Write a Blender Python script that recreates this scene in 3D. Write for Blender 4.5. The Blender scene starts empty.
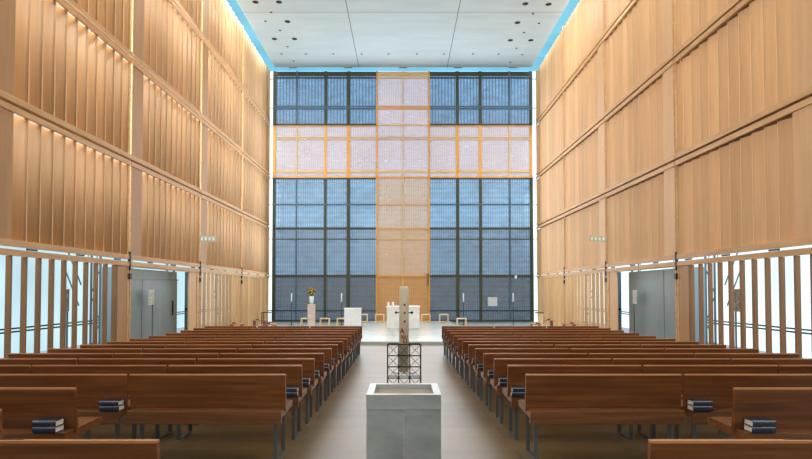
import bpy, bmesh, math, random
from mathutils import Vector, Matrix
random.seed(7)
S = bpy.context.scene
COL = S.collection
F = 560.0; CX = 403.0; HZ = 290.0; TH = math.radians(1.5)
PY0 = HZ - F*math.tan(TH); EYE = 2.04

# the floor falls gently towards the altar
FLOOR = [(-8,.47),(2.9,.40),(4.64,.37),(5.57,.344),(6.46,.311),(7.41,.272),(8.34,.236),(9.28,.21),(10.2,.184),(11.1,.158),(12,.13),(13,.112),(16.7,.10),(19,.08),(22,0)]
def floor_z(y):
    for (a, za), (b, zb) in zip(FLOOR, FLOOR[1:]):
        if y <= b: return za+(zb-za)*(y-a)/(b-a)
    return 0.0

def at(px, py, Y):
    """world point seen at a photo pixel at the distance Y down the nave"""
    u = (px-CX)/F; v = (PY0-py)/F
    dy = math.cos(TH) - v*math.sin(TH); dz = math.sin(TH) + v*math.cos(TH)
    t = Y/dy
    return Vector((t*u, Y, EYE+t*dz))

# ------------------------------------------------------------ materials
def new_mat(name):
    m = bpy.data.materials.new(name); m.use_nodes = True
    nt = m.node_tree
    for n in list(nt.nodes): nt.nodes.remove(n)
    out = nt.nodes.new('ShaderNodeOutputMaterial')
    return m, nt, out

def lin(c):
    return tuple(((x/255)/12.92 if x/255 <= 0.04045 else ((x/255+0.055)/1.055)**2.4) for x in c) + (1,)

def plain(name, rgb, rough=0.5, metal=0.0, spec=0.5, emit=None, es=1.0, trans=0.0):
    m, nt, out = new_mat(name)
    p = nt.nodes.new('ShaderNodeBsdfPrincipled')
    p.inputs['Base Color'].default_value = lin(rgb)
    p.inputs['Roughness'].default_value = rough
    p.inputs['Metallic'].default_value = metal
    p.inputs['Specular IOR Level'].default_value = spec
    p.inputs['Transmission Weight'].default_value = trans
    if emit:
        p.inputs['Emission Color'].default_value = lin(emit); p.inputs['Emission Strength'].default_value = es
    nt.links.new(p.outputs[0], out.inputs[0])
    return m

def grain(name, c1, c2, scale, rough=0.45, spec=0.4, vary=0.0, detail=4, bump=0.0, nscale=1.0, lo=0.35, hi=0.68, board=0.0):
    """two-tone streaked noise stretched along the axis with the small scale"""
    m, nt, out = new_mat(name); N = nt.nodes; L = nt.links
    p = N.new('ShaderNodeBsdfPrincipled')
    tc = N.new('ShaderNodeTexCoord'); mp = N.new('ShaderNodeMapping')
    mp.inputs['Scale'].default_value = scale
    oi = N.new('ShaderNodeObjectInfo')
    add = N.new('ShaderNodeVectorMath'); add.operation = 'ADD'
    mul = N.new('ShaderNodeMath'); mul.operation = 'MULTIPLY'; mul.inputs[1].default_value = 37.0
    L.new(oi.outputs['Random'], mul.inputs[0])
    L.new(tc.outputs['Object'], add.inputs[0]); L.new(mul.outputs[0], add.inputs[1])
    L.new(add.outputs[0], mp.inputs['Vector'])
    nz = N.new('ShaderNodeTexNoise'); nz.inputs['Scale'].default_value = nscale; nz.inputs['Detail'].default_value = detail
    nz.inputs['Roughness'].default_value = 0.6
    L.new(mp.outputs[0], nz.inputs['Vector'])
    cr = N.new('ShaderNodeValToRGB')
    cr.color_ramp.elements[0].position = lo; cr.color_ramp.elements[0].color = lin(c1)
    cr.color_ramp.elements[1].position = hi; cr.color_ramp.elements[1].color = lin(c2)
    L.new(nz.outputs['Fac'], cr.inputs[0])
    col = cr.outputs[0]
    if vary:
        hs = N.new('ShaderNodeHueSaturation')
        mr = N.new('ShaderNodeMapRange'); mr.inputs['To Min'].default_value = 1-vary; mr.inputs['To Max'].default_value = 1+vary
        L.new(oi.outputs['Random'], mr.inputs[0]); L.new(mr.outputs[0], hs.inputs['Value']); L.new(col, hs.inputs['Color'])
        col = hs.outputs[0]
    if board:      # every board of the veneer has its own tone
        gi = N.new('ShaderNodeNewGeometry'); h2 = N.new('ShaderNodeHueSaturation')
        m2 = N.new('ShaderNodeMapRange'); m2.inputs['To Min'].default_value = 1-board; m2.inputs['To Max'].default_value = 1+board
        L.new(gi.outputs['Random Per Island'], m2.inputs[0]); L.new(m2.outputs[0], h2.inputs['Value']); L.new(col, h2.inputs['Color'])
        col = h2.outputs[0]
    L.new(col, p.inputs['Base Color'])
    p.inputs['Roughness'].default_value = rough; p.inputs['Specular IOR Level'].default_value = spec
    if bump:
        b = N.new('ShaderNodeBump'); b.inputs['Strength'].default_value = bump; b.inputs['Distance'].default_value = 0.01
        L.new(nz.outputs['Fac'], b.inputs['Height']); L.new(b.outputs[0], p.inputs['Normal'])
    L.new(p.outputs[0], out.inputs[0])
    return m

def tiles(name, c1, c2, cm, sx, sy, rough, joint=0.006, nscale=0.7, spec=0.5, strips=False):
    m, nt, out = new_mat(name); N = nt.nodes; L = nt.links
    p = N.new('ShaderNodeBsdfPrincipled'); tc = N.new('ShaderNodeTexCoord')
    br = N.new('ShaderNodeTexBrick')
    br.inputs['Scale'].default_value = 1; br.inputs['Brick Width'].default_value = sx; br.inputs['Row Height'].default_value = sy
    br.inputs['Mortar Size'].default_value = joint; br.inputs['Mortar Smooth'].default_value = 0.2; br.offset = 0.5
    br.inputs['Color1'].default_value = lin(c1); br.inputs['Color2'].default_value = lin(c2); br.inputs['Mortar'].default_value = lin(cm)
    mp = N.new('ShaderNodeMapping'); mp.inputs['Location'].default_value = (0.5*sx, 0.2, 0)
    L.new(tc.outputs['Object'], mp.inputs[0]); L.new(mp.outputs[0], br.inputs['Vector'])
    nz = N.new('ShaderNodeTexNoise'); nz.inputs['Scale'].default_value = nscale; nz.inputs['Detail'].default_value = 6
    mp2 = N.new('ShaderNodeMapping'); mp2.inputs['Scale'].default_value = (1, 3.5, 1)
    L.new(tc.outputs['Object'], mp2.inputs[0]); L.new(mp2.outputs[0], nz.inputs['Vector'])
    mr = N.new('ShaderNodeMapRange'); mr.inputs['From Min'].default_value = 0.3; mr.inputs['From Max'].default_value = 0.7
    mr.inputs['To Min'].default_value = 0.88; mr.inputs['To Max'].default_value = 1.1
    L.new(nz.outputs['Fac'], mr.inputs[0])
    hs = N.new('ShaderNodeHueSaturation'); L.new(br.outputs['Color'], hs.inputs['Color']); L.new(mr.outputs[0], hs.inputs['Value'])
    L.new(hs.outputs[0], p.inputs['Base Color'])
    p.inputs['Roughness'].default_value = rough; p.inputs['Specular IOR Level'].default_value = spec
    L.new(p.outputs[0], out.inputs[0])
    return m

def lit_glass(name, rgb, strength, lines=True):
    """a daylit frosted pane: gives off light, faintly mottled"""
    m, nt, out = new_mat(name); N = nt.nodes; L = nt.links
    em = N.new('ShaderNodeEmission'); gl = N.new('ShaderNodeBsdfGlossy'); gl.inputs['Roughness'].default_value = 0.15
    gl.inputs['Color'].default_value = (0.04, 0.05, 0.06, 1)
    ad = N.new('ShaderNodeAddShader')
    tc = N.new('ShaderNodeTexCoord'); nz = N.new('ShaderNodeTexNoise'); nz.inputs['Scale'].default_value = 0.35; nz.inputs['Detail'].default_value = 2
    L.new(tc.outputs['Object'], nz.inputs['Vector'])
    mr = N.new('ShaderNodeMapRange'); mr.inputs['From Min'].default_value = 0.3; mr.inputs['From Max'].default_value = 0.7
    mr.inputs['To Min'].default_value = strength*0.85; mr.inputs['To Max'].default_value = strength*1.12
    L.new(nz.outputs['Fac'], mr.inputs[0]); L.new(mr.outputs[0], em.inputs['Strength'])
    em.inputs['Color'].default_value = lin(rgb)
    L.new(em.outputs[0], ad.inputs[0]); L.new(gl.outputs[0], ad.inputs[1]); L.new(ad.outputs[0], out.inputs[0])
    return m

def weave(name, rgb, fac_lo, fac_hi, px, pz, metal=0.3, rough=0.45, trl=0.0):
    """metal cloth: fine warp and weft threads with gaps one can see through"""
    m, nt, out = new_mat(name); N = nt.nodes; L = nt.links
    tc = N.new('ShaderNodeTexCoord'); sp = N.new('ShaderNodeSeparateXYZ'); L.new(tc.outputs['Object'], sp.inputs[0])
    def wave(sock, period):
        a = N.new('ShaderNodeMath'); a.operation = 'MULTIPLY'; a.inputs[1].default_value = 2*math.pi/period; L.new(sock, a.inputs[0])
        b = N.new('ShaderNodeMath'); b.operation = 'SINE'; L.new(a.outputs[0], b.inputs[0]); return b.outputs[0]
    wx = wave(sp.outputs['X'], px); wz = wave(sp.outputs['Z'], pz)
    mx = N.new('ShaderNodeMath'); mx.operation = 'MAXIMUM'; L.new(wx, mx.inputs[0])
    wz2 = N.new('ShaderNodeMath'); wz2.operation = 'MULTIPLY'; wz2.inputs[1].default_value = 0.35; L.new(wz, wz2.inputs[0]); L.new(wz2.outputs[0], mx.inputs[1])
    mr = N.new('ShaderNodeMapRange'); mr.inputs['From Min'].default_value = -0.6; mr.inputs['From Max'].default_value = 0.9
    mr.inputs['To Min'].default_value = fac_lo; mr.inputs['To Max'].default_value = fac_hi
    L.new(mx.outputs[0], mr.inputs[0])
    # cloth folds and uneven weave
    nz = N.new('ShaderNodeTexNoise'); nz.inputs['Scale'].default_value = 1.0; nz.inputs['Detail'].default_value = 3
    mp = N.new('ShaderNodeMapping'); mp.inputs['Scale'].default_value = (1.6, 1, 3.2); L.new(tc.outputs['Object'], mp.inputs[0]); L.new(mp.outputs[0], nz.inputs['Vector'])
    nr = N.new('ShaderNodeMapRange'); nr.inputs['From Min'].default_value = 0.3; nr.inputs['From Max'].default_value = 0.7
    nr.inputs['To Min'].default_value = -0.06; nr.inputs['To Max'].default_value = 0.06
    L.new(nz.outputs['Fac'], nr.inputs[0])
    sm = N.new('ShaderNodeMath'); sm.operation = 'ADD'; sm.use_clamp = True; L.new(mr.outputs[0], sm.inputs[0]); L.new(nr.outputs[0], sm.inputs[1])
    tr = N.new('ShaderNodeBsdfTransparent')
    p = N.new('ShaderNodeBsdfPrincipled'); p.inputs['Base Color'].default_value = lin(rgb); p.inputs['Metallic'].default_value = metal; p.inputs['Roughness'].default_value = rough
    mix = N.new('ShaderNodeMixShader'); L.new(sm.outputs[0], mix.inputs[0]); L.new(tr.outputs[0], mix.inputs[1]); L.new(p.outputs[0], mix.inputs[2])
    L.new(mix.outputs[0], out.inputs[0])
    return m

M = {}
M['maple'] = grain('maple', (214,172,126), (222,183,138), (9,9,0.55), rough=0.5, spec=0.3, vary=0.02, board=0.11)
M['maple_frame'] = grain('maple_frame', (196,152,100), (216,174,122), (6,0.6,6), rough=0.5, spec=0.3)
M['maple_plain'] = grain('maple_plain', (172,130,84), (184,142,94), (7,7,0.5), rough=0.5, spec=0.3)  # darker copy of the panel maple: shade on the left wall painted in
M['edge'] = plain('maple_edge', (224,188,138), 0.5)
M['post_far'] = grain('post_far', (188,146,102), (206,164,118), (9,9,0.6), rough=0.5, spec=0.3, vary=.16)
M['maple_lit'] = grain('maple_lit', (212,168,119), (219,177,128), (7,7,0.5), rough=0.5, spec=0.3)  # lit copy of the panel maple for the brighter right wall
M['post'] = grain('post_wood_shaded', (124,88,58), (146,106,70), (9,9,0.6), rough=0.5, spec=0.3)  # near posts' backlit shade painted into the wood colour
M['pew'] = grain('cherry', (100,54,25), (134,80,40), (1.1,16,24), rough=0.32, spec=0.45, vary=0.10, bump=0.02)
M['pewedge'] = grain('cherry_pale_highlight', (176,112,66), (200,140,90), (1.1,16,24), rough=0.4, spec=0.4)  # painted highlight on pew tops, own orange tone on the side benches
M['pewseat'] = grain('cherry_seat', (102,60,32), (132,84,48), (1.1,16,24), rough=0.35, spec=0.45, vary=0.08)
M['steel'] = plain('brushed_steel', (112,118,120), 0.42, 0.6)
M['dark_steel'] = plain('dark_steel', (30,32,36), 0.45, 0.5)
M['black'] = plain('black_paint', (14,15,18), 0.5)
M['fin'] = plain('glass_fin', (88,112,124), 0.3, 0.2)
M['greydoor'] = grain('grey_lacquer', (120,139,146), (134,152,159), (1,1,0.4), rough=0.38, spec=0.4)
M['bluegrey'] = plain('blue_grey_glass', (140,168,186), 0.2, 0.0)
M['ceiling'] = grain('ceiling_panel', (176,197,206), (186,205,213), (0.3,1.4,1), rough=0.7, spec=0.2, nscale=1.2)
M['seam'] = plain('seam', (120,128,132), 0.8)
M['floor'] = tiles('limestone_floor', (126,104,70), (113,93,62), (90,76,56), 2.4, 0.62, 0.38, 0.008)
M['marble_floor'] = tiles('marble_floor', (184,192,188), (168,177,174), (148,156,152), 1.6, 1.1, 0.22, 0.008)
M['font'] = grain('grey_marble', (150,153,148), (190,190,182), (1.3,1.3,2.6), rough=0.3, spec=0.5, detail=8, nscale=1.6)
M['fontwater'] = grain('font_basin', (166,150,128), (190,174,150), (2,2,2), rough=0.12, spec=0.6)
M['altar'] = grain('white_marble', (232,232,230), (246,246,244), (2,2,2), rough=0.35, spec=0.4)
M['pinkstone'] = grain('pink_marble', (200,176,164), (224,204,194), (4,4,9), rough=0.35, spec=0.4)
M['stool'] = grain('beech', (214,184,142), (232,206,168), (6,6,3), rough=0.45)
M['wax'] = plain('wax', (226,210,176), 0.5, 0, 0.4)
M['whitewax'] = plain('white_wax', (240,240,236), 0.5, 0, 0.4)
M['red'] = plain('red_wax', (160,10,10), 0.45)
M['cover'] = plain('hymnal_cover', (30,46,68), 0.38, 0, 0.5)
M['paper'] = plain('page_edges', (226,222,206), 0.7)
M['coverblack'] = plain('ribbon_red', (120,60,36), 0.6)
M['mull'] = plain('mullion_bronze', (62,64,46), 0.5, 0.4)
M['mullgrey'] = plain('mullion_slate', (72,94,112), 0.5, 0.3)
M['gold'] = plain('brass', (206,146,62), 0.4, 0.35)
M['goldpale'] = plain('pale_brass', (202,172,116), 0.45, 0.3)
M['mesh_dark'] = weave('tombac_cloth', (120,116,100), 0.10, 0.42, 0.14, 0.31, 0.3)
M['mesh_top'] = weave('tombac_cloth_open', (96,104,110), 0.08, 0.70, 0.20, 40, 0.3)
M['mesh_gold'] = weave('tombac_cloth_dense', (204,190,174), 0.36, 0.56, 0.14, 0.31, 0.1)
M['mesh_low'] = weave('tombac_cloth_least_lit', (208,158,100), 0.50, 0.70, 0.14, 0.31, 0.15)  # same dense cloth: loss of backlight at the foot painted into its colour
M['mesh_mid'] = weave('tombac_cloth_less_lit', (208,176,138), 0.42, 0.62, 0.14, 0.31, 0.12)  # same dense cloth partway down, weaker backlight painted in
M['g_white'] = lit_glass('frosted_white', (236,250,255), 1.35)
M['g_left'] = lit_glass('frosted_left', (200,234,244), 1.05)
M['g_right'] = lit_glass('frosted_right', (222,246,255), 1.35)
M['g_roof'] = lit_glass('roof_glass', (128,208,234), 0.95)
M['g_rear'] = lit_glass('rear_glass', (206,226,240), 0.25)
M['b1'] = lit_glass('blue_glass_upper', (118,174,222), 2.3)  # blue rows: glow drops downwards, painting in the darker outdoors near the ground
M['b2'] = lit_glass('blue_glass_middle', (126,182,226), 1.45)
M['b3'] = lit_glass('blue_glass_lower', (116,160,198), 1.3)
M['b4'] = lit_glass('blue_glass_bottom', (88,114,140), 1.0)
M['c1'] = lit_glass('cross_backlight_upper', (192,206,254), 1.35)  # glowing panes added behind the cross to brighten it, weaker lower down
M['c2'] = lit_glass('cross_backlight_lower', (214,206,206), 0.75)
M['c3'] = lit_glass('cross_backlight_bottom', (206,160,120), 0.45)
M['vase'] = plain('frosted_vase', (206,222,222), 0.2, 0, 0.5)
M['leaf'] = plain('leaf', (40,52,22), 0.5)
M['petal'] = plain('petal_yellow', (248,206,60), 0.55)
M['seed'] = plain('seed_brown', (50,28,14), 0.7)
M['boardwhite'] = plain('hymn_board_face', (212,220,212), 0.5)
M['photo'] = grain('photo_print', (70,84,88), (176,188,186), (5,5,5), rough=0.4, nscale=2.5)
M['notice'] = grain('notice_print', (130,136,130), (232,232,224), (9,9,9), rough=0.5, nscale=2.0)
M['holeblack'] = plain('recess_black', (16,18,20), 0.8)
M['silver'] = plain('silver', (206,210,210), 0.35, 0.3)

# ------------------------------------------------------------ mesh builder
class MB:
    def __init__(s): s.bm = bmesh.new(); s.mats = []; s.cur = 0
    def mat(s, m):
        if m not in s.mats: s.mats.append(m)
        s.cur = s.mats.index(m); return s
    def hexa(s, pts):
        v = [s.bm.verts.new(p) for p in pts]
        for f in ((0,3,2,1),(4,5,6,7),(0,1,5,4),(1,2,6,5),(2,3,7,6),(3,0,4,7)):
            fc = s.bm.faces.new([v[i] for i in f]); fc.material_index = s.cur
        return s
    def box(s, x0,x1,y0,y1,z0,z1):
        x0,x1 = min(x0,x1),max(x0,x1); y0,y1 = min(y0,y1),max(y0,y1); z0,z1 = min(z0,z1),max(z0,z1)
        return s.hexa([(x0,y0,z0),(x1,y0,z0),(x1,y1,z0),(x0,y1,z0),(x0,y0,z1),(x1,y0,z1),(x1,y1,z1),(x0,y1,z1)])
    def prism_x(s, prof, x0, x1):
        """profile of (y,z) points swept along x"""
        a = [s.bm.verts.new((x0,y,z)) for y,z in prof]; b = [s.bm.verts.new((x1,y,z)) for y,z in prof]
        n = len(prof)
        fs = [s.bm.faces.new(a[::-1]), s.bm.faces.new(b)]
        for i in range(n): fs.append(s.bm.faces.new([a[i],a[(i+1)%n],b[(i+1)%n],b[i]]))
        for f in fs: f.material_index = s.cur
        return s
    def prism_z(s, prof, z0, z1):
        a = [s.bm.verts.new((x,y,z0)) for x,y in prof]; b = [s.bm.verts.new((x,y,z1)) for x,y in prof]
        n = len(prof)
        fs = [s.bm.faces.new(a[::-1]), s.bm.faces.new(b)]
        for i in range(n): fs.append(s.bm.faces.new([a[i],a[(i+1)%n],b[(i+1)%n],b[i]]))
        for f in fs: f.material_index = s.cur
        return s
    def bar(s, p, q, w, h=None):
        """rectangular bar between two points"""
        h = h or w; p = Vector(p); q = Vector(q); d = (q-p).normalized()
        up = Vector((0,0,1)) if abs(d.z) < 0.95 else Vector((0,1,0))
        a = d.cross(up).normalized()*w/2; b = d.cross(a).normalized()*h/2
        return s.hexa([p-a-b,p+a-b,p+a+b,p-a+b,q-a-b,q+a-b,q+a+b,q-a+b])
    def lathe(s, prof, cx=0, cy=0, seg=20, smooth=True):
        rings = []
        for r,z in prof:
            rings.append([s.bm.verts.new((cx+r*math.cos(2*math.pi*k/seg), cy+r*math.sin(2*math.pi*k/seg), z)) for k in range(seg)])
        for i in range(len(rings)-1):
            for k in range(seg):
                f = s.bm.faces.new([rings[i][k],rings[i][(k+1)%seg],rings[i+1][(k+1)%seg],rings[i+1][k]]); f.material_index = s.cur; f.smooth = smooth
        for rg,rev in ((rings[0],True),(rings[-1],False)):
            f = s.bm.faces.new(rg[::-1] if rev else rg); f.material_index = s.cur
        return s
    def ball(s, c, r, seg=8, sq=(1,1,1)):
        n0 = len(s.bm.verts)
        g = bmesh.ops.create_uvsphere(s.bm, u_segments=seg, v_segments=max(4,seg//2+1), radius=r, matrix=Matrix.Translation(c) @ Matrix.Diagonal((*sq,1)))
        for v in g['verts']:
            for f in v.link_faces: f.material_index = s.cur; f.smooth = True
        return s
    def build(s, name, parent=None, bevel=0.0, loc=None):
        bmesh.ops.recalc_face_normals(s.bm, faces=s.bm.faces)
        me = bpy.data.meshes.new(name); s.bm.to_mesh(me); s.bm.free()
        for m in s.mats: me.materials.append(m)
        o = bpy.data.objects.new(name, me); COL.objects.link(o)
        if loc is not None: o.location = loc
        if parent is not None: o.parent = parent
        if bevel:
            b = o.modifiers.new('bevel', 'BEVEL'); b.width = bevel; b.segments = 2; b.limit_method = 'ANGLE'
        return o

def mb(mat): return MB().mat(M[mat])

def root(name, loc=(0,0,0), label=None, cat=None, group=None, kind=None):
    o = bpy.data.objects.new(name, None); COL.objects.link(o); o.location = loc; o.empty_display_size = 0.1
    return tag(o, label, cat, group, kind)
def tag(o, label=None, cat=None, group=None, kind=None):
    if label: o['label'] = label
    if cat: o['category'] = cat
    if group: o['group'] = group
    if kind: o['kind'] = kind
    return o
def dup(src, loc, label, group=None, rz=None):
    r = src.copy(); COL.objects.link(r); r.location = loc; r['label'] = label
    if rz is not None: r.rotation_euler.z = rz
    if group: r['group'] = group
    for ch in list(src.children):
        c = ch.copy(); COL.objects.link(c); c.parent = r
        for g in list(ch.children):
            d = g.copy(); COL.objects.link(d); d.parent = c
    return r

# ------------------------------------------------------------ dimensions
XW = 8.37; BAY = 5.95; YB = [35.0 - BAY*k for k in range(7)][::-1]     # -0.7 ... 35
TZ = [at(CX, y, 35.0).z for y in (275.5, 226.3, 176, 122.4, 71.0)]
T0, TTOP = TZ[0], TZ[4]
ZC = at(CX, 67.6, 34.7).z + 0.0          # ceiling underside
REAR = -6.5; END = 36.6; XG = 10.5; ZR = TTOP + 1.4

# ------------------------------------------------------------ floor
o = MB().mat(M['floor'])
fy = [REAR]+[a for a, _ in FLOOR[1:]]
o.prism_x([(y, floor_z(y)) for y in fy]+[(22,-.3),(REAR,-.3)], -XG-.2, XG+.2)
o.mat(M['marble_floor']).box(-XG-.2, XG+.2, 22, END+.2, -.3, 0)
tag(o.build('floor'), kind='structure')
PODX0, PODX1, PODY0, PODY1 = -3.1, 2.85, 20.5, 34.2
PZ = 0.16
pod = mb('marble_floor').box(PODX0, PODX1, PODY0, PODY1, 0.0, PZ)
tag(pod.build('altar_step', bevel=0.01), 'pale marble platform step raised beneath the altar', 'step')

# ------------------------------------------------------------ outer glass
def glasswall(name, side, mat):
    w = tag(root(name, (side*XG, 0, 0)), kind='structure')
    mb(mat).box(0, side*.06, REAR, END, floor_z(REAR)-.2, TTOP).build('glass_pane', w)
    mb('g_roof').box(0, side*.06, REAR, END, TTOP, ZR).build('glass_pane', w)
    # transom rails and steel trusses
    zr = EYE - 1.12
    t = mb('dark_steel')
    for dz in (0, .09):
        t.box(-side*.10, -side*.05, 6, 34, zr-.02+dz, zr+.02+dz)
    t.build('rail', w)
    for yy in (12.5, 18.6, 24.6, 30.6, 6.5):
        c = mb('fin')
        for dx in (.12, .42): c.box(-side*dx, -side*(dx+.05), yy-.03, yy+.03, floor_z(yy), TTOP)
        z = floor_z(yy); k = 0
        while z < TTOP-1:
            a, b = (.14,.45) if k % 2 == 0 else (.45,.14)
            c.bar((-side*a, yy, z), (-side*b, yy, z+.9), .022); z += .9; k += 1
        c.build('truss_column', w)
    j = mb('fin')
    for k in range(12):
        yy = 3.4+3.05*k
        j.box(-side*.012, side*.02, yy-.02, yy+.02, floor_z(yy), ZR)
    j.build('pane_joint', w)
    return w
gl = glasswall('window_2', -1, 'g_left'); gr = glasswall('window_3', 1, 'g_right')
for side, w in ((-1, gl), (1, gr)):
    d = mb('fin'); d.bar((-side*.5, 16.4, 2.9), (-side*.15, 17.9, 1.0+EYE-1.5), .03); d.bar((-side*.5, 16.4, 3.6), (-side*.5, 17.4, 2.2), .03)
    d.build('brace_rod', w)
roof = tag(root('window_4', (0,0,ZR)), kind='structure')
mb('g_roof').box(-XG, XG, REAR, END, 0, .08).build('glass_pane', roof)
r = mb('mull')
rear = tag(root('window_5', (0,REAR,0)), kind='structure')
mb('g_rear').box(-XG, XG, -.08, 0, .2, ZR).build('glass_pane', rear)
for x in [-XG+2.1*k for k in range(11)]: r.box(x-.04, x+.04, .0, .12, floor_z(REAR), ZR)
for z in (3, 6, 9, 12): r.box(-XG, XG, 0, .1, z-.04, z+.04)
r.build('window_frame', rear)

# ------------------------------------------------------------ timber walls
def slat(b, side, y0, y1, x0, x1, z0, z1, th=.018):
    """a board turned about the vertical: outer (x1) at its near edge, inner (x0) at its far edge"""
    L_ = y1-y0; d = x1-x0
    if side < 0:      # shade shaped in: flat boards bowed to darken towards the far edge
        ts = [0, .2, .4, .6, .8, 1.0]
        face = [(x0+d*(1-t**1.3), y0+L_*t) for t in ts]
    else: face = [(x1, y0), (x0, y1)]
    back = [(x+th, y) for x, y in face[::-1]]
    n0 = len(b.bm.faces)
    b.prism_z([(side*x, y) for x, y in face+back], z0, z1)
    if side < 0:
        b.bm.faces.ensure_lookup_table()
        for f in b.bm.faces[n0+2:n0+2+5]: f.smooth = True
    # pale edge banding on the leading edge
    k = b.cur; b.mat(M['edge'])
    b.box(side*(x0-.008), side*(x0+th), y1+.001, y1+.012, z0, z1).box(side*(x0-.008), side*(x0-.001), y1-.012, y1+.001, z0, z1)
    b.cur = k

def timber_wall(name, side):
    w = tag(root(name, (0,0,0)), kind='structure')
    nb = len(YB)-1
    for k in range(nb):
        y0, y1 = YB[k], YB[k+1]
        last = (k == nb-1)
        slit = .08 if side < 0 else .05
        fy0 = y0 + .02; fy1 = y1 - slit if not last else y1-.02
        # four louvred tiers
        for t in range(4):
            z0, z1 = TZ[t]+.17, TZ[t+1]-.17
            if t == 3: z1 = TTOP
            dep = (.13 if side < 0 else .12)
            b = mb('maple')
            ys = fy0 + (.74 if not last else 0.02)
            n = 11 if not last else 12
            st = (fy1-.04-ys)/n
            for i in range(n):
                a = ys+i*st
                slat(b, side, a, a+st+.03, XW+.03, XW+.03+dep, z0, z1-(0.0 if side < 0 else .05))
            b.build('louvre_panel', w)
            f = mb('maple_plain' if side < 0 else 'maple_lit')
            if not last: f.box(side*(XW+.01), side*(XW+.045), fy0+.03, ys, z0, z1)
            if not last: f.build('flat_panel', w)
            f = mb('maple_frame')
            f.box(side*XW, side*(XW+.06), fy0-.02, fy0+.03, z0, z1)
            f.box(side*XW, side*(XW+.05), fy1-.04, fy1, z0, z1)
            f.build('panel_stile', w)
    # rails: two boards with a shadow gap between
    for t in range(0, 4):
        z = TZ[t]
        for k in range(nb):
            y0, y1 = YB[k]+.01, YB[k+1]-.03
            f = mb('maple_frame'); gp = .035 if (t > 0 or k < 4) else .018
            f.box(side*(XW-.02), side*(XW+.12), y0, y1, z+gp, z+.17)
            f.box(side*(XW-.02), side*(XW+.05), y0, y1, z-.17, z-gp)
            f.build('rail', w)
            if side > 0 and t > 0:
                mb('post').box(side*(XW+.21), side*(XW+.24), y0, y1, z-.45, z+.3).build('light_stop', w)  # board added behind the slats so the gaps under the rails stay dark
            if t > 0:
                mb('seam').mat(M['post']).box(side*(XW+.08), side*(XW+.1), y0, y1, z-.035, z+.035).build('gap_backing', w)  # brown strip added behind the gap to shut out the light
            else:
                g = mb('black')
                for q in range(3): g.box(side*(XW+.03), side*(XW+.06), y0+1.3+q*1.9, y0+1.65+q*1.9, z-.02, z+.02)
                g.build('bracket', w)
    if side > 0:
        g = mb('maple_plain')  # strips added behind the upright slits to keep them dark
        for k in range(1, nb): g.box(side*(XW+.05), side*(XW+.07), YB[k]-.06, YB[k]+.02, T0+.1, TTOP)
        g.build('slit_stop', w)
    # steel brackets at the posts
    for k in range(1, nb):
        g = mb('black'); y = YB[k]
        g.box(side*(XW-.04), side*(XW+.04), y-.06, y, T0-.30, T0+.27)
        g.box(side*(XW-.05), side*(XW+.04), y-.09, y+.03, T0-.58, T0-.40)
        g.build('steel_bracket', w)
    # ground tier
    for k in range(nb):
        y0, y1 = YB[k], YB[k+1]; zt = T0-.17; last = k == nb-1
        def post(b, ya, yb, xa, xb): b.box(side*xa, side*xb, ya, yb, min(floor_z(ya), floor_z(yb)), zt)
        if k == 3:      # the portal bay
            j = mb('maple'); post(j, y1-1.15, y1-.35, XW+.02, XW+.06); j.build('flat_panel', w)
            j = mb('maple_frame'); post(j, y1-.35, y1-.06, XW, XW+.12); post(j, y0+.0, y0+.08, XW, XW+.12); j.build('jamb', w)
            l = mb('maple_frame').box(side*XW, side*(XW+.14), y0, y1-.06, zt-.02, zt+.01); l.build('lintel', w)
        else:
            if k < 3:
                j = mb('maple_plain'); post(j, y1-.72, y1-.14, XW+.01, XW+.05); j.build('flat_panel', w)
                j = mb('maple_frame'); post(j, y1-.14, y1-.04, XW, XW+.12); j.build('jamb', w)
                n, ya, yb, dp = 11, y0+.30, y1-.80, .12
            else:
                n, ya, yb, dp = 12, y0+.2, y1-.12, .14
                j = mb('maple_frame'); post(j, y0+.0, y0+.08, XW, XW+.12); j.build('jamb', w)
            for i in range(n):
                y = ya + (yb-ya)*i/(n-1)
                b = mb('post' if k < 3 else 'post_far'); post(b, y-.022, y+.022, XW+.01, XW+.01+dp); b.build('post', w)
    return w
wl = timber_wall('wall_left', -1); wr = timber_wall('wall_right', 1)

# ------------------------------------------------------------ grey portals
def portal(name, side):
    w = tag(root(name, (side*8.85, 0, 0)), kind='structure')
    y0, y1 = YB[3]+.1, 22.0; z0 = floor_z(19)-.0; zt = T0-.2
    mb('greydoor').box(side*.04, side*.45, y0, y1, z0, zt).build('portal_box', w)
    ym = y0+1.75
    mb('greydoor').box(0, side*.039, y0+.05, ym-.02, z0+.02, zt-.35 if side<0 else zt-.03).build('door_leaf', w)
    d = mb('greydoor').box(0, side*.039, ym+.02, y1-.05, z0+.02, zt-.35 if side<0 else zt-.03).build('door_leaf', w)
    if side < 0:
        mb('black').box(-side*.05, -side*.02, y1-.55, y1-.50, z0+1.0, z0+1.55).build('door_handle', d)
        mb('steel').box(-side*.02, 0, y0, y1, zt-.34, zt-.30).build('door_track', w)
    mb('bluegrey').box(side*.05, side*.44, y0-.03, y0, z0, zt).build('glass_edge', w)
    # slim pilaster beyond the opening
    mb('fin').box(-side*.43, -side*.27, y1+.02, y1+.12, z0, zt).build('side_post', w)
    mb('black').box(-side*.40, -side*.28, y1, y1+.02, z0+1.15, z0+1.25).build('door_handle', w)
portal('door_1', -1); portal('door_2', 1)

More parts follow.
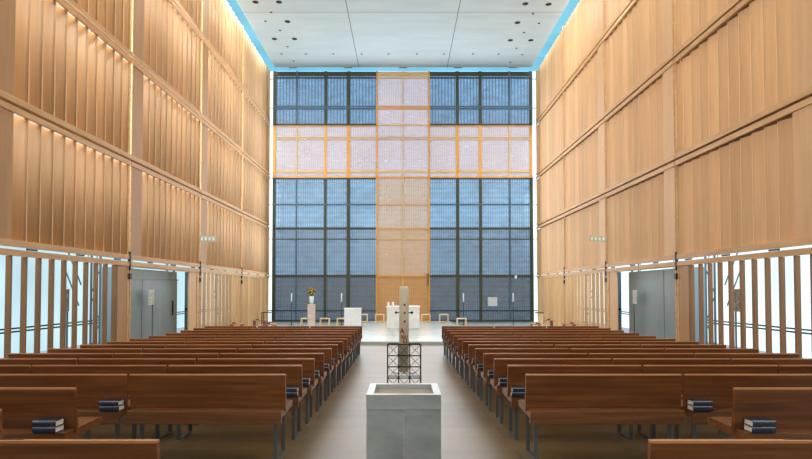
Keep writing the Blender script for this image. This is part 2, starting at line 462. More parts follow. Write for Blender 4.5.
# ------------------------------------------------------------ ceiling
Z = ZC; YC1 = 34.65; XC = 8.02
cl = tag(root('ceiling', (0,0,Z)), kind='structure')
mb('ceiling').box(-XC, XC, REAR+.3, YC1, 0, .12).build('ceiling_panel', cl)
s = mb('seam')
for x in (-2.76, 2.76): s.box(x-.022, x+.022, REAR+.3, YC1, -.004, .01)
for y in (27.7, 20.8, 13.9): s.box(-XC, XC, y-.015, y+.015, -.004, .01)
s.build('panel_joint', cl)
hg = mb('seam')
for x in (-6.9, -3.45, 0, 3.45, 6.9): hg.box(x-.25, x+.25, YC1, YC1+.2, .02, .14)
hg.build('hanger_bracket', cl)

def downlight_proto(name, r, label):
    t = root(name, (0,0,0), label, 'ceiling light')
    mb('holeblack').lathe([(r*.86,-.012),(r*.86,.02)], seg=20).build('recess', t)
    m_ = mb('seam'); seg = 20
    m_.lathe([(r,-.006),(r,.01)], seg=seg); m_.build('ring', t)
    return t
def ypix(py):   # distance at which the ceiling plane is seen at row py
    lo, hi = 5., 80.
    for _ in range(50):
        mid = (lo+hi)/2
        if at(CX, py, mid).z > Z: hi = mid
        else: lo = mid
    return lo
bigs = [(-1,255.5,2,'farthest from the metal curtain, nearer the left wall'),(-1,279,2,'farthest from the metal curtain, nearer the ceiling middle'),
        (-1,287.5,21.5,'alone in the middle of the left light cluster'),
        (-1,274.4,38.8,'closest to the metal curtain, nearer the left wall'),(-1,294.5,38.8,'closest to the metal curtain, nearer the ceiling middle')]
bigsR = [(1,548.6,4.2,'farthest from the metal curtain, nearer the right wall'),(1,525.4,3.7,'farthest from the metal curtain, nearer the ceiling middle'),
        (1,517.5,22.6,'alone in the middle of the right light cluster'),
        (1,530.8,40.2,'closest to the metal curtain, nearer the right wall'),(1,510.4,40.2,'closest to the metal curtain, nearer the ceiling middle')]
first = None
for sd, px, py, txt in bigs+bigsR:
    y = ypix(py); p = at(px, py, y)
    lab = 'large black %s downlight, %s' % ('left' if sd < 0 else 'right', txt)
    if not first: first = downlight_proto('ceiling_downlight', .155, lab); first.location = (p.x, y, Z); first['group'] = 'large ceiling downlights'
    else: dup(first, (p.x, y, Z), lab)
smalls = [(-1,265.4,21.2,'beside the large middle one'),(-1,271,12.2,'second nearest the top of the photo'),(-1,280,30.3,'between the large middle one and the pair'),
          (-1,287.5,46.7,'just past the large pair'),(-1,281.5,53.8,'nearer the left wall in the end row'),(-1,293.7,61,'nearest the curtain edge'),
          (1,539,23.2,'beside the large middle one'),(1,533,13.6,'second nearest the top of the photo'),(1,524,32.5,'between the large middle one and the pair'),
          (1,516.5,48.1,'just past the large pair'),(1,522.3,54.6,'nearer the right wall in the end row'),(1,510.4,62.3,'nearest the curtain edge')]
rowp = [(305.9,'leftmost'),(333.3,'second from the left'),(361.6,'third from the left'),(388.5,'fourth from the left'),(417,'fourth from the right'),(444,'third from the right'),(473,'second from the right'),(498.5,'rightmost')]
first = None
items = [(px,py,'small spotlight in the %s ceiling cluster, %s' % ('left' if sd<0 else 'right', t)) for sd,px,py,t in smalls]
items += [(px,53.9,'small ceiling spotlight, %s in the row just before the mesh curtain' % t) for px,t in rowp]
for px, py, lab in items:
    y = ypix(py); p = at(px, py, y)
    if not first: first = downlight_proto('ceiling_spotlight', .07, lab); first.location = (p.x, y, Z); first['group'] = 'small ceiling spotlights'
    else: dup(first, (p.x, y, Z), lab)

# ------------------------------------------------------------ altar window behind the metal curtain
win = tag(root('window_1', (0, 36.2, 0)), kind='structure')
def zy(py): return at(CX, py, 35.0).z
k_ = 36.2/35.0
def xx(px): return (px-CX)/16.0
XS = {a: (b) for a, b in zip('abcdefghijk', (-8.12,-6.68,-4.87,-3.42,-1.64,0,1.66,3.42,4.86,6.70,8.10))}
ZT, ZB = zy(71.5), zy(321.5)
def zz(z): return EYE+(z-EYE)*k_
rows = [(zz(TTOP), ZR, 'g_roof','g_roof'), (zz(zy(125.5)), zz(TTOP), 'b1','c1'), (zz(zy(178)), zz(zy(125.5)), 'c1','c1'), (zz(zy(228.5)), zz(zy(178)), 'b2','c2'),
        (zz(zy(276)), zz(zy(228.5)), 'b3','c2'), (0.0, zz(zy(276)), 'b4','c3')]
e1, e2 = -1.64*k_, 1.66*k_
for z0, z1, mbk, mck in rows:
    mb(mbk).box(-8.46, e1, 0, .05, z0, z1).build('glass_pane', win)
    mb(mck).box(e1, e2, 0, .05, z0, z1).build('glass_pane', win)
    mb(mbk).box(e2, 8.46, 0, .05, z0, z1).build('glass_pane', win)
mb('g_white').box(-XG, -8.46, 0, .05, 0, zz(TTOP)).build('glass_pane', win)
mb('g_white').box(8.46, XG, 0, .05, 0, zz(TTOP)).build('glass_pane', win)
for a_, b_ in ((-XG,-8.46),(8.46,XG)): mb('g_roof').box(a_, b_, 0, .05, zz(TTOP), ZR).build('glass_pane', win)

cur = root('metal_curtain', (0, 35.0, 0), 'huge metal mesh curtain with a pale golden cross filling the altar end', 'curtain')
zc = [ZT, zy(125.5), zy(178), zy(228.5), zy(276), ZB]
def cloth(mat, x0, x1, z0, z1):
    b = mb(mat).box(x0, x1, 0.03, 0.034, z0, z1); return b.build('mesh_cloth', cur)
cloth('mesh_top', -8.12, -1.64, zc[1], zc[0]); cloth('mesh_top', 1.66, 8.1, zc[1], zc[0])
cloth('mesh_gold', -8.12, -1.64, zc[2], zc[1]); cloth('mesh_gold', 1.66, 8.1, zc[2], zc[1])
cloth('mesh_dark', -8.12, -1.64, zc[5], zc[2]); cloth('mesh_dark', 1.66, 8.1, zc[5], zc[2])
cloth('mesh_gold', -1.64, 1.66, zc[3], zc[0]); cloth('mesh_mid', -1.64, 1.66, zc[4], zc[3]); cloth('mesh_low', -1.64, 1.66, zc[5], zc[4])
def vbar(x, w, z0, z1, mat, dep=.05): mb(mat).box(x-w/2, x+w/2, -dep, .02, z0, z1).build('upright', cur)
for x, w, kind in ((-8.08,.2,'d'),(-6.68,.10,'s'),(-4.87,.17,'d'),(-3.42,.22,'d'),(3.42,.2,'d'),(4.86,.2,'d'),(6.70,.12,'s'),(8.04,.2,'d')):
    dm = 'mull' if kind == 'd' else 'mullgrey'; gm = 'gold' if kind == 'd' else 'goldpale'
    vbar(x, w, zc[1], zc[0], dm); vbar(x, w*.9, zc[2], zc[1], gm); vbar(x, w, zc[5], zc[2], dm)
for x in (-1.64, 1.64): vbar(x, .10, zc[5], zc[0], 'gold', .07)
vbar(0, .07, zc[5], zc[0], 'goldpale')
def hbar(py, h, mat, x0, x1, dep=.06):
    z = zy(py); mb(mat).box(x0, x1, -dep, .02, z-h/2, z+h/2).build('crossbar', cur)
for x0, x1, m1 in ((-8.12,-1.64,'d'),(-1.64,1.64,'g'),(1.64,8.1,'d')):
    dk = m1 == 'd'
    hbar(74, .26, 'mull' if dk else 'goldpale', x0, x1, .04)
    hbar(78, .08, 'mull' if dk else 'goldpale', x0, x1)
    hbar(106.6, .07, 'mullgrey' if dk else 'gold', x0, x1); hbar(108.8, .08, 'mullgrey' if dk else 'gold', x0, x1)
    hbar(125, .14 if dk else .09, 'mull' if dk else 'goldpale', x0, x1)
    if dk: hbar(126.3, .05, 'gold', x0, x1, .07)
    hbar(137.2, .06, 'goldpale', x0, x1); hbar(139.4, .06, 'goldpale', x0, x1); hbar(171.5, .14, 'goldpale', x0, x1, .04); hbar(177.3, .1, 'gold', x0, x1)
    if dk: hbar(178.7, .09, 'mull', x0, x1)
    hbar(204.7, .10 if dk else .06, 'mullgrey' if dk else 'gold', x0, x1)
    hbar(228.6, .14 if dk else .08, 'mull' if dk else 'gold', x0, x1)
    hbar(239.2, .07, 'mull' if dk else 'goldpale', x0, x1)
    hbar(276, .16 if dk else .10, 'mull' if dk else 'gold', x0, x1)
    if dk: hbar(310.7, .055, 'dark_steel', x0-(.3 if x0<-3 else 0), x1+(.3 if x1>3 else 0))
    hbar(320.8, .13, 'mull' if dk else 'gold', x0, x1)
for py in (79, 108, 178, 204.7, 239, 276):
    for sd in (-1, 1):
        z = zy(py); mb('steel').box(sd*8.1, sd*8.45, 0, .03, z-.02, z+.02).build('wall_tie', cur)

# ------------------------------------------------------------ pews
def make_pew(L, name, lab, group):
    t = root(name, (0,0,0), lab, 'pew', group)
    b = mb('pew'); b.prism_x([(0,.50),(.034,.50),(.0,.852),(-.034,.852)], 0, L)
    bk = b.build('backrest', t)
    e = mb('pewedge').prism_x([(-.034,.852),(.0,.852),(-.002,.866),(-.034,.866)], 0, L)  # paler top strip: painted highlight where skylight catches the edge
    e.build('top_rail', bk)
    s_ = mb('pewseat')
    s_.prism_x([(-.125,.40),(-.125,.525),(.40,.535),(.44,.525),(.44,.465),(-.08,.45),(-.08,.40)], .02, L-.02)
    s_.build('seat', t, bevel=.004)
    for x in (.105, L-.105):
        l = mb('steel')
        l.box(x-.02, x+.02, .02, .032, .0, .455); l.box(x-.02, x+.02, .37, .382, .0, .462); l.box(x-.02, x+.02, .02, .382, 0, .012)
        l.build('sled_leg', t)
    return t
LP = 1.535
ORD = ['first','second','third','fourth','fifth','sixth','seventh','eighth','ninth','tenth','eleventh','twelfth','thirteenth']
ROWD = [5.57 + .928*i for i in range(13)]
STARTS = [1.185, 2.755, 4.32]
POS = ['aisle-end', 'middle', 'wall-end']
def skew(d): return .055-.0052*d
pew0 = None
for side in (-1, 1):
    sn = 'left' if side < 0 else 'right'
    for i, d in enumerate(ROWD):
        for j, x0 in enumerate(STARTS):
            x = (x0 if side > 0 else -(x0+LP)) + skew(d)
            lab = '%s brown cherry wood pew in the %s full row from the font, %s block' % (POS[j], ORD[i], sn)
            loc = (x, d, floor_z(d+.12)+.004)
            if pew0 is None:
                pew0 = make_pew(LP, 'church_pew', lab, 'pews in the full rows'); pew0.location = loc
            else: dup(pew0, loc, lab)
# nearer single pews around the font
pa_ = at(CX, 438, 3).z
for side, x0, d, lab in ((-1, 1.262, 2.925, 'brown pew cropped by the bottom edge, lower left corner, nearest of all'),
                    (1, 1.27, 2.925, 'brown pew cropped by the bottom edge, lower right corner, nearest of all'),
                    (-1, 2.69, 4.64, 'brown pew with hymnals left of the stone font, directly behind the lower left pew'),
                    (1, 2.72, 4.64, 'brown pew with hymnals right of the stone font, directly behind the lower right pew'),
                    (-1, 2.655, 3.73, 'sliver of a brown pew end on the far left edge of the photo')):
    x = x0 if side > 0 else -(x0+LP)
    p_ = dup(pew0, (x, d, floor_z(d+.12)+.004), lab, 'single pews beside the font')
    if d < 3:
        xs = (.70, LP-.02) if side > 0 else (.02, LP-.70)
        mb('black').box(xs[0], xs[1], -.014, -.006, .860, .868).build('top_groove', p_)

# ------------------------------------------------------------ hymnals
def make_book(lab):
    t = root('hymnal', (0,0,0), lab, 'book', 'hymnals in piles on the pew ledges')
    w, dp, h = .185, .118, .047
    c = mb('cover')
    c.box(-w/2, w/2, 0, dp, 0, .004).box(-w/2, w/2, 0, dp, h-.004, h)
    c.prism_x([(0,0),(-.006,h*.3),(-.006,h*.7),(0,h),(.004,h),(.004,0)], -w/2, w/2)
    c.build('cover', t)
    mb('paper').box(-w/2+.004, w/2-.004, .004, dp-.005, .004, h-.004).build('page_block', t)
    mb('silver').box(-w/2, w/2, -.0055, .012, h, h+.0008).box(-w/2, w/2, -.002, 0, h-.006, h-.001).build('edge_highlight', t)  # pale strips paint the highlight on the lit top edge
    mb('coverblack').box(w/2-.03, w/2-.024, -.009, -.006, .001, .03).build('ribbon', t)
    return t
book0 = None; book3 = []
def pile(side, row_d, x_in, n, where):
    """a pile on the rear ledge of a pew, x_in metres from the nave axis"""
    global book0
    words = {2: ['bottom','top'], 3: ['bottom','middle','top']}[n]
    for k in range(n):
        x = side*x_in + random.uniform(-.006,.006) + skew(row_d)
        loc = (x, row_d-.142+random.uniform(-.003,.003), floor_z(row_d+.12)+.004+.5285+.0481*k)
        lab = '%s dark blue hymnal piled %s' % (words[k], where)
        rz = random.uniform(-.03,.03) + (math.pi*0)
        if book0 is None:
            book0 = make_book(lab); book0.location = loc; book0.rotation_euler.z = rz
        else: dup(book0, loc, lab, rz=rz)
for side in (-1, 1):
    sn = 'left' if side < 0 else 'right'
    for i in range(1, 13):
        n = 2
        jit = {2:.02, 3:.03, 5:.03, 7:.05}.get(i, 0.0)
        pile(side, ROWD[i], 1.305+jit, n, 'at aisle end of %s full pew row, %s block' % (ORD[i], sn))
    pile(side, ROWD[0], 2.86 if side<0 else 2.86, 2, 'on the first full row, %s of the stone font' % sn)
    pile(side, 4.64, 2.89 if side < 0 else 2.85, 2, 'on the single pew %s of the stone font' % sn)

# ------------------------------------------------------------ baptismal font
FD = 3.93; fw = .262; fz = floor_z(FD+.2)
ft = root('baptismal_font', (0.005, FD, fz), 'square grey marble baptismal font standing in the centre aisle', 'font')
htop = EYE - .731 - fz
mb('font').box(-fw+.001, -.0015, .004, .476, 0, htop-.105).build('stone_block', ft, bevel=.004)
mb('font').box(.0015, fw-.001, .004, .476, 0, htop-.105).build('stone_block', ft, bevel=.004)
q = mb('font'); t1 = .05
q.box(-fw, fw, 0, .48, htop-.103, htop-.05)
q.box(-fw, -fw+t1, 0, .48, htop-.05, htop).box(fw-t1, fw, 0, .48, htop-.05, htop)
q.box(-fw+t1, fw-t1, 0, .045, htop-.05, htop).box(-fw+t1, fw-t1, .435, .48, htop-.05, htop)
q.build('rim_slab', ft)
mb('fontwater').box(-fw+t1, fw-t1, .045, .435, htop-.05, htop-.038).build('basin', ft)

# ------------------------------------------------------------ paschal candle and its lattice stand
SD = 5.43; szf = floor_z(SD+.17)
st = root('candle_stand', (0.0, SD, szf), 'black metal lattice stand with crossed braces behind the font', 'candle stand')
zt = at(CX, 344.4, SD).z - szf
W = .322; WD = .13; xs0 = at(387, 343, SD).x+.005; cell = W/3; nz_ = 10; ch = .1075
f = mb('dark_steel'); wr_ = mb('steel')
for ix in range(4): f.box(xs0+ix*cell-.005, xs0+ix*cell+.005, -.005, .005, 0, zt)
for ix in (0, 3): f.box(xs0+ix*cell-.004, xs0+ix*cell+.004, WD-.004, WD+.004, 0, zt)
for k in range(nz_+1):
    z = zt - k*ch
    if z < 0.01: break
    f.box(xs0-.005, xs0+W+.005, -.005, .005, z-.006, z+.004)
    if k in (0, 3, 6, 9): f.box(xs0-.004, xs0+W+.004, WD-.004, WD+.004, z-.006, z+.002)
    for ix in (0, 3): f.box(xs0+ix*cell-.004, xs0+ix*cell+.004, 0, WD, z-.006, z+.002)
f.build('frame', st)
for k in range(nz_):
    z1 = zt-k*ch; z0 = z1-ch
    if z0 < 0: break
    for i in range(3):
        a, b = xs0+i*cell, xs0+(i+1)*cell
        wr_.bar((a,0,z0),(b,0,z1),.005); wr_.bar((a,0,z1),(b,0,z0),.005)
    for x in (xs0, xs0+W):
        wr_.bar((x,0,z0),(x,WD,z1),.004); wr_.bar((x,0,z1),(x,WD,z0),.004)
wr_.build('cross_brace', st)
mb('whitewax').box(xs0+.06, xs0+W-.06, .01, WD-.008, zt-3*ch+.035, zt-3*ch+.05).build('candle_plate', st)
cz0 = szf + zt - 3*ch + .051; cy = SD+WD/2+.004
cxm = at(404.0, 300, cy).x
cz1 = at(CX, 286.3, cy).z
cd = root('paschal_candle', (cxm, cy, cz0), 'tall cream paschal candle with red marks standing in the lattice stand', 'candle')
R_ = .047; H_ = cz1-cz0
mb('wax').lathe([(R_,0),(R_,H_-.03),(R_*.9,H_-.01),(R_*.7,H_),(R_*.5,H_-.006)], seg=28).build('wax_body', cd)
mb('black').lathe([(.003,H_-.012),(.003,H_+.012)], seg=6).build('wick', cd)
for py in (304.8, 312.8, 321.4):
    z = at(CX, py, cy-R_).z - cz0
    mb('red').ball((.006, -R_, z), .012, 10, (1,.5,1)).build('wax_nail', cd)
z = at(CX, 312.8, cy-R_).z - cz0
for sd in (-1, 1):
    b = mb('black'); b.bar((sd*R_*.9, 0, z), (sd*(R_+.04), 0, z), .010); b.ball((sd*(R_+.030), 0, z), .014, 8)
    b.build('pin', cd)
def text(name, body, size, loc, mat, parent, wide=1.0, bold=.0024):
    c = bpy.data.curves.new(name, 'FONT'); c.body = body; c.size = size; c.extrude = .001; c.align_x = 'CENTER'; c.space_character = 1.0; c.offset = bold
    tmp = bpy.data.objects.new(name, c)
    dg = bpy.context.evaluated_depsgraph_get()
    COL.objects.link(tmp); dg.update()
    me = bpy.data.meshes.new_from_object(tmp.evaluated_get(bpy.context.evaluated_depsgraph_get()))
    COL.objects.unlink(tmp); bpy.data.objects.remove(tmp)
    me.materials.clear(); me.materials.append(mat)
    # wrap round the candle
    for v in me.vertices:
        x, y, zz_ = v.co.x*wide+loc[0], v.co.y+loc[2], v.co.z
        a = x/R_; rr = R_+.0008+zz_
        v.co = Vector((rr*math.sin(a), -rr*math.cos(a), y))
    o = bpy.data.objects.new(name, me); COL.objects.link(o); o.parent = parent
    return o
def cz(py): return at(CX, py, cy-R_).z - cz0
text('alpha_letter', 'A', .066, (-.020, 0, cz(333.2)), M['red'], cd)
text('year_digits', '2011', .040, (.006, 0, cz(338.2)), M['red'], cd, bold=.0012)
text('omega_letter', '\u03a9', .066, (.012, 0, cz(343.2)), M['red'], cd, bold=.0008)

# ------------------------------------------------------------ altar and sanctuary
AY = 27.3
def fit(px0, px1, py, Y): return at(px0,py,Y).x, at(px1,py,Y).x, at(CX,py,Y).z
x0, x1, z = fit(386.2, 420.2, 306.3, AY)
al = root('altar', (0, AY, PZ), 'white marble block altar at the centre of the platform', 'altar')
mb('altar').box(x0+.03, x1-.03, .03, .97, 0, z-PZ-.07).build('base_block', al, bevel=.01)
mb('altar').box(x0, x1, 0, 1.0, z-PZ-.07, z-PZ).build('altar_top', al, bevel=.008)
cn = None
for px, lab in ((388.3,'left of two small white candles on the altar'), (392.9,'right of two small white candles on the altar')):
    p = at(px, 306, AY+.25)
    if cn is None:
        cn = root('altar_candle', (p.x, AY+.25, z), lab, 'candle', 'altar candles')
        mb('whitewax').lathe([(.055,.0),(.055,.19),(.045,.2)], seg=16).build('wax_body', cn)
        mb('black').lathe([(.006,.2),(.006,.22)], seg=6).build('wick', cn)
    else: dup(cn, (p.x, AY+.25, z), lab)
LY = 28.2
x0, x1, z = fit(343.8, 361.0, 308.2, LY)
am = root('ambo', (0, LY, PZ), 'white stone block lectern left of the altar', 'lectern')
mb('altar').box(x0+.02, x1-.02, .02, .5, 0, z-PZ-.05).build('base_block', am, bevel=.01)
mb('altar').prism_x([(0,z-PZ-.05),(.55,z-PZ-.05),(.55,z-PZ+.0),(0,z-PZ)], x0, x1).build('reading_top', am, bevel=.005)

def make_stool(lab):
    t = root('wooden_stool', (0,0,0), lab, 'stool', 'pale wooden stools around the altar')
    w = .26
    mb('stool').box(-w, w, -.2, .2, .45, .50).build('seat', t, bevel=.004)
    for sx in (-1, 1):
        mb('stool').box(sx*w, sx*(w-.05), -.2, .2, 0, .45).build('leg', t)
    mb('stool').box(-w+.05, w-.05, -.02, .02, .06, .10).build('stretcher', t)
    return t
stool0 = None
for px, py, Y, lab in ((305.2,318.3,30.6,'pale wooden frame stool behind the pink stone pillar, leftmost stool'),
                    (324.5,318.3,30.6,'pale wooden frame stool between the pink stone pillar and the white lectern'),
                    (341.3,318.3,30.6,'pale wooden frame stool partly hidden by the left side of the white lectern'),
                    (363.0,314.1,32.0,'pale wooden frame stool just right of the white lectern'),
                    (379.6,314.1,32.0,'pale wooden frame stool just left of the altar'),
                    (426.0,314.1,32.0,'pale wooden frame stool just right of the altar'),
                    (444.0,314.1,32.0,'pale wooden frame stool second to the right of the altar'),
                    (461.8,318.3,30.6,'pale wooden frame stool rightmost, near the first candlestick')):
    p = at(px, py, Y); on = PODX0 < p.x < PODX1 and Y < PODY1 and py < 316
    loc = (p.x, Y+.2, PZ if on else 0)
    if stool0 is None: stool0 = make_stool(lab); stool0.location = loc
    else: dup(stool0, loc, lab)

cs0 = None; c20 = None
for px, w1, w2 in ((291.5,'leftmost','on the far left before the blue mesh'), (341.5,'inner left','above the white lectern'), (463.5,'inner right','above the rightmost stool'), (513.2,'rightmost','near the right timber wall')):
    Y = 32.6; p = at(px, 302, Y); ztop = p.z
    if cs0 is None:
        cs0 = root('candlestick', (p.x, Y, 0), '%s tall thin black candlestick %s' % (w1, w2), 'candlestick', 'floor candlesticks')
        mb('black').lathe([(.14,0),(.14,.02),(.03,.03)], seg=20).build('base', cs0)
        mb('black').lathe([(.02,.03),(.02,ztop-.03)], seg=10).build('pole', cs0)
        mb('black').lathe([(.03,ztop-.03),(.05,ztop)], seg=12).build('cup', cs0)
        c20 = root('tall_candle', (p.x, Y, ztop), 'white candle on the %s floor candlestick' % w1, 'candle', 'candles on the floor candlesticks')
        mb('whitewax').lathe([(.036,0),(.036,.5),(.03,.51)], seg=14).build('wax_body', c20)
        mb('black').lathe([(.005,.51),(.005,.53)], seg=6).build('wick', c20)
    else:
        dup(cs0, (p.x, Y, 0), '%s tall thin black candlestick %s' % (w1, w2))
        dup(c20, (p.x, Y, ztop), 'white candle on the %s floor candlestick' % w1)

# flowers on a stone pillar
Y = 29.6; x0, x1, z = fit(308.1, 314.9, 304.2, Y); xc = (x0+x1)/2
pl = mb('pinkstone').box(x0-xc, x1-xc, -.17, .17, 0, z).build('stone_pillar', loc=(xc, Y, 0), bevel=.008)
tag(pl, 'slim pinkish stone pillar carrying the flower vase', 'pedestal')
vt = at(CX, 296, Y).z - z
vs = root('flower_vase', (xc, Y, z), 'pale tapered vase on the pink stone pillar', 'vase')
mb('vase').lathe([(.07,0),(.10,.08),(.13,vt),(.12,vt),(.1,vt-.04)], seg=20).build('body', vs)
bq = root('flower_bouquet', (xc, Y, z+vt-.02), 'round bouquet of yellow flowers with dark leaves in the vase', 'flowers')
lf = mb('leaf')
for k in range(60):
    a = random.uniform(0, 2*math.pi); e = random.uniform(.05, 1.35); rr = random.uniform(.12,.21)
    c = Vector((rr*math.cos(a)*math.cos(e), rr*math.sin(a)*math.cos(e), .22+rr*math.sin(e)*1.1*random.choice((1,1,-.6))))
    lf.ball(c, .045, 6, (1,.6,.5+random.random()*.6))
lf.mat(M['leaf']).lathe([(.05,-.1),(.09,.1),(.05,.25)], seg=10)
lf.build('foliage', bq)
for k in range(9):
    a = k*2.4; q_ = math.sqrt((k+.4)/9)*1.05
    d = Vector((math.cos(a)*q_, -math.sqrt(max(.05, 1.2-q_*q_)), math.sin(a)*q_+.05)).normalized()
    c = Vector((0,0,.25)) + d*.23
    fl = mb('petal'); side_ = d.cross(Vector((0,0,1))).normalized(); up_ = side_.cross(d)
    for j in range(10):
        t = 2*math.pi*j/10
        fl.ball(c + (side_*math.cos(t)+up_*math.sin(t))*.028, .017, 6)
    fl.mat(M['seed']).ball(c+d*.012, .022, 6); fl.build('flower', bq)

# tabernacle, crucifix, lamp on the curtain
Y = 34.66; x0, x1, z1 = fit(488.0, 497.3, 297.2, Y); z0 = at(CX, 306.2, Y).z; xc = (x0+x1)/2
tb = root('tabernacle', (xc, Y, 0), 'square silver tabernacle shrine right of the altar before the mesh', 'tabernacle')
mb('silver').box(x0-xc, x1-xc, .02, .3, z0, z1).build('cabinet', tb)
for k in range(3):
    w_ = (x1-x0)/3; a = x0-xc+k*w_
    mb('silver').box(a+.02, a+w_-.02, 0, .02, z0+.03, z1-.03).build('door_panel', tb)
Y = 34.92; p = at(428.1, 280, Y)
cr = root('crucifix', (p.x, Y, 0), 'small golden crucifix hanging at the right edge of the mesh cross', 'crucifix')
za, zb = at(CX,288,Y).z, at(CX,272,Y).z; zm = at(CX,275.2,Y).z
mb('gold').box(-.035,.035,-.03,.0,za,zb).box(-.2,.2,-.03,.0,zm-.03,zm+.03).build('cross', cr)
k = mb('mull'); k.box(-.03,.03,-.07,-.03,za+.15,zm+.02).box(-.15,.15,-.06,-.03,zm-.0,zm+.035); k.ball((0,-.02,zm+.07), .04, 8); k.build('figure', cr)
p = at(516, 277, 34.6)
lm = root('sanctuary_lamp', (p.x, 34.66, p.z), 'small white lamp fixed high at the right edge of the mesh', 'lamp')
mb('whitewax').lathe([(.06,-.11),(.08,.1)], seg=12).build('glass', lm)
mb('black').box(-.015,.015,.0,.278,.1,.13).build('arm', lm)

# hymn boards on the side walls
m, nt, out = new_mat('board_glass')
p = nt.nodes.new('ShaderNodeBsdfPrincipled'); p.inputs['Base Color'].default_value = lin((196,206,190)); p.inputs['Roughness'].default_value = .3; p.inputs['Alpha'].default_value = .55
nt.links.new(p.outputs[0], out.inputs[0]); M['boardglass'] = m
for side, pxa, pxb, lab in ((-1,199.5,216.5,'narrow glass number board projecting from the left timber wall'), (1,589.5,606.5,'narrow glass number board projecting from the right timber wall')):
    Y = 23.0; x0, x1, z1 = fit(pxa, pxb, 235.9, Y); z0 = at(CX, 241.6, Y).z; xm = (x0+x1)/2; hx = (x1-x0)/2; hz = (z1-z0)/2
    h = root('hymn_board', (xm, Y, (z0+z1)/2), lab, 'sign')
    mb('boardglass').box(-hx, hx, 0, .02, -hz, hz).build('glass_panel', h)
    for k in range(4):
        a = -hx+.05+k*(2*hx-.06)/4
        mb('boardwhite').box(a, a+(2*hx-.06)/4-.07, -.004, 0, -hz+.05, hz-.05).build('number_plate', h)
    mb('steel').box(side*hx, side*(XW-abs(xm)+.0), 0, .02, -.02, .02).build('bracket', h)

# picture steles beside the glass
for side, X, px, py0, py1, wd, mt, where in ((-1,9.3,66,289.5,311,.34,'photo','among the timber posts by the left glass wall'),
                                     (1,9.3,737,289.5,311,.34,'photo','among the timber posts by the right glass wall'),
                                     (-1,8.62,151.5,290.5,304,.42,'notice','in front of the left grey door'),
                                     (1,8.62,634.5,291,303,.36,'notice','in front of the right grey door')):
    Y = abs(X*F/(px-CX)); z1 = at(CX, py0, Y).z; z0 = at(CX, py1, Y).z
    s_ = root('picture_stele', (side*X, Y, floor_z(Y)), 'slim stele with a small grey picture %s' % where, 'display stand')
    fz_ = floor_z(Y)
    mb('silver').box(0, side*.02, -wd/2, wd/2, z0-fz_-.02, z1-fz_+.02).build('backing', s_)
    mb(mt).box(-side*.006, 0, -wd/2+.02, wd/2-.02, z0-fz_, z1-fz_).build('picture', s_)
    mb('fin').box(0, side*.03, wd/2-.09, wd/2-.04, 0, z0-fz_-.02).build('pole', s_)

# side seats at the far ends of the sanctuary
for side, sn in ((-1,'left'), (1,'right')):
    X0 = side*5.85
    for k, (y, xa, xb, zt_) in enumerate(((26.3, 7.55, 8.15, .47), (28.4, 6.95, 7.65, .52), (25.9, 5.9, 6.4, .48))):
        xa, xb = sorted((side*xa, side*xb)); xm = (xa+xb)/2
        b = root('side_bench', (xm, y, 0), 'low reddish wooden side bench by the %s timber wall, %s' % (sn, ('outermost','set farthest back','innermost')[k]), 'bench', 'low side benches')
        mb('pewedge').box(xa-xm, xb-xm, 0, .45, zt_-.05, zt_).build('seat', b)
        for sx in (xa-xm+.05, xb-xm-.09): mb('pew').box(sx, sx+.04, .03, .42, 0, zt_-.05).build('leg', b)
        if book0 is not None:
            dup(book0, (xm+side*.1, y+.1, zt_+.001), 'dark blue hymnal lying on the low side bench by the %s wall, %s' % (sn, ('outermost','set farthest back','innermost')[k]), 'hymnals on the side benches')
    # upright seat with open frame
    Y = 27.5; xa, xb = (at(261.3,312,Y).x, at(270.3,312,Y).x) if side < 0 else (at(537.5,312,Y).x, at(544,312,Y).x)
    z = at(CX, 312.2, Y).z; xm = (xa+xb)/2; w_ = (xb-xa)/2
    if side < 0:
        t = root('side_table', (xm, Y, 0), 'black open metal frame side table at the left end near the curtain', 'table')
        g = mb('dark_steel')
        for sx in (-w_, w_-.03):
            for yy in (0, .4): g.box(sx, sx+.03, yy, yy+.03, 0, z)
        g.build('frame', t); mb('dark_steel').box(-w_, w_, 0, .43, z-.03, z).build('tabletop', t)
        mb('pewseat').box(-w_+.03, w_-.03, .03, .4, .42, .46).build('shelf', t)
    else:
        t = root('kneeler_seat', (xm, Y, 0), 'upright reddish wooden seat at the right end near the curtain', 'seat')
        mb('stool').box(-w_+.02, w_-.04, .03, .09, 0, z-.05).build('backrest', t)
        mb('pew').box(-w_-.1, w_, 0, .12, z-.05, z).build('top_rail', t)
        mb('pewseat').box(-w_-.02, w_, .09, .5, .40, .45).build('seat', t)
        for sx in (-w_, w_-.05): mb('pew').box(sx, sx+.04, .40, .46, 0, .40).build('leg', t)

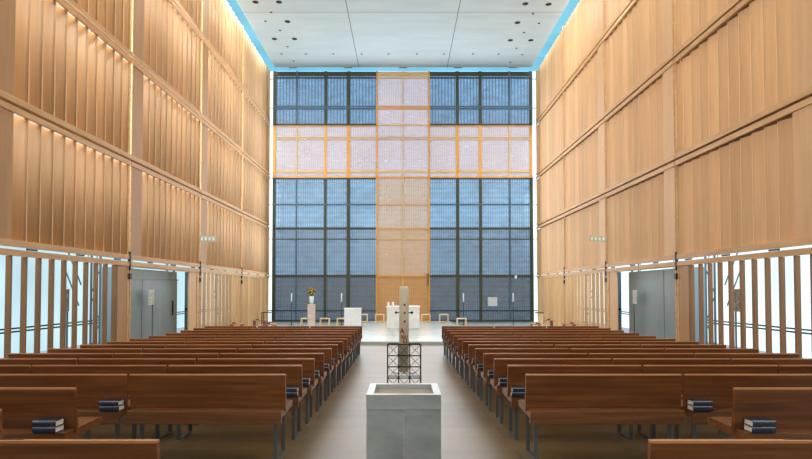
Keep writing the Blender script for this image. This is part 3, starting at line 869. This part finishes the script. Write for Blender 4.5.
# ------------------------------------------------------------ lights
def area(name, loc, rot, sx, sy, power, col, spread=None):
    l = bpy.data.lights.new(name, 'AREA'); l.shape = 'RECTANGLE'; l.size = sx; l.size_y = sy; l.energy = power; l.color = col
    if spread: l.spread = spread
    o = bpy.data.objects.new(name, l); COL.objects.link(o); o.location = loc; o.rotation_euler = rot
    return o
# daylight falling through the glass walls into the side passages
area('daylight_left', (-10.35, 13, 11), (0, math.radians(-90), 0), 10, 34, 10500, (.95,.98,1))
area('daylight_right', (10.35, 13, 11), (0, math.radians(90), 0), 10, 34, 9000, (.95,.98,1))
# daylight from the glass entrance front behind the camera
area('daylight_front', (-2, REAR+.6, 10.5), (math.radians(99), 0, math.radians(-12)), 11, 8, 560, (.95,.98,1), math.radians(100))
# daylight from the altar window
area('daylight_altar', (0, 34.4, 8), (math.radians(-90), 0, 0), 15, 13, 1400, (.90,.96,1))
# daylight through the slots along the ceiling edges
for sd, pw in ((-1, 500), (1, 400)):
    area('skylight_slot', (sd*8.2, 15, ZC+.3), (0, math.radians(sd*8), 0), .3, 38, pw, (.9,.97,1))
# lamps added under the ceiling to brighten walls and pew tops
for y in (4.5, 12, 20, 26.5):
    for x in (-6, 6):
        area('downlight', (x, y, ZC-.05), (0, 0, 0), .5, .5, 170, (1,.97,.92))

wd = bpy.data.worlds.new('sky'); S.world = wd; wd.use_nodes = True
bg = wd.node_tree.nodes['Background']; bg.inputs[0].default_value = (.7,.85,1,1); bg.inputs[1].default_value = 0.6

cam = bpy.data.cameras.new('camera'); cam.sensor_width = 36; cam.sensor_fit = 'HORIZONTAL'
cam.lens = 36*F/812; cam.shift_y = (PY0-229.5)/812; cam.shift_x = (406-CX)/812
co = bpy.data.objects.new('camera', cam); COL.objects.link(co)
co.location = (0, 0, EYE); co.rotation_euler = (math.pi/2+TH, 0, 0)
S.camera = co
S.view_settings.view_transform = 'Standard'; S.view_settings.look = 'None'
S.view_settings.exposure = 0.0; S.view_settings.gamma = 1; S.view_settings.use_curve_mapping = False
S.cycles.use_denoising = True; S.cycles.max_bounces = 8; S.cycles.diffuse_bounces = 5; S.cycles.transparent_max_bounces = 12
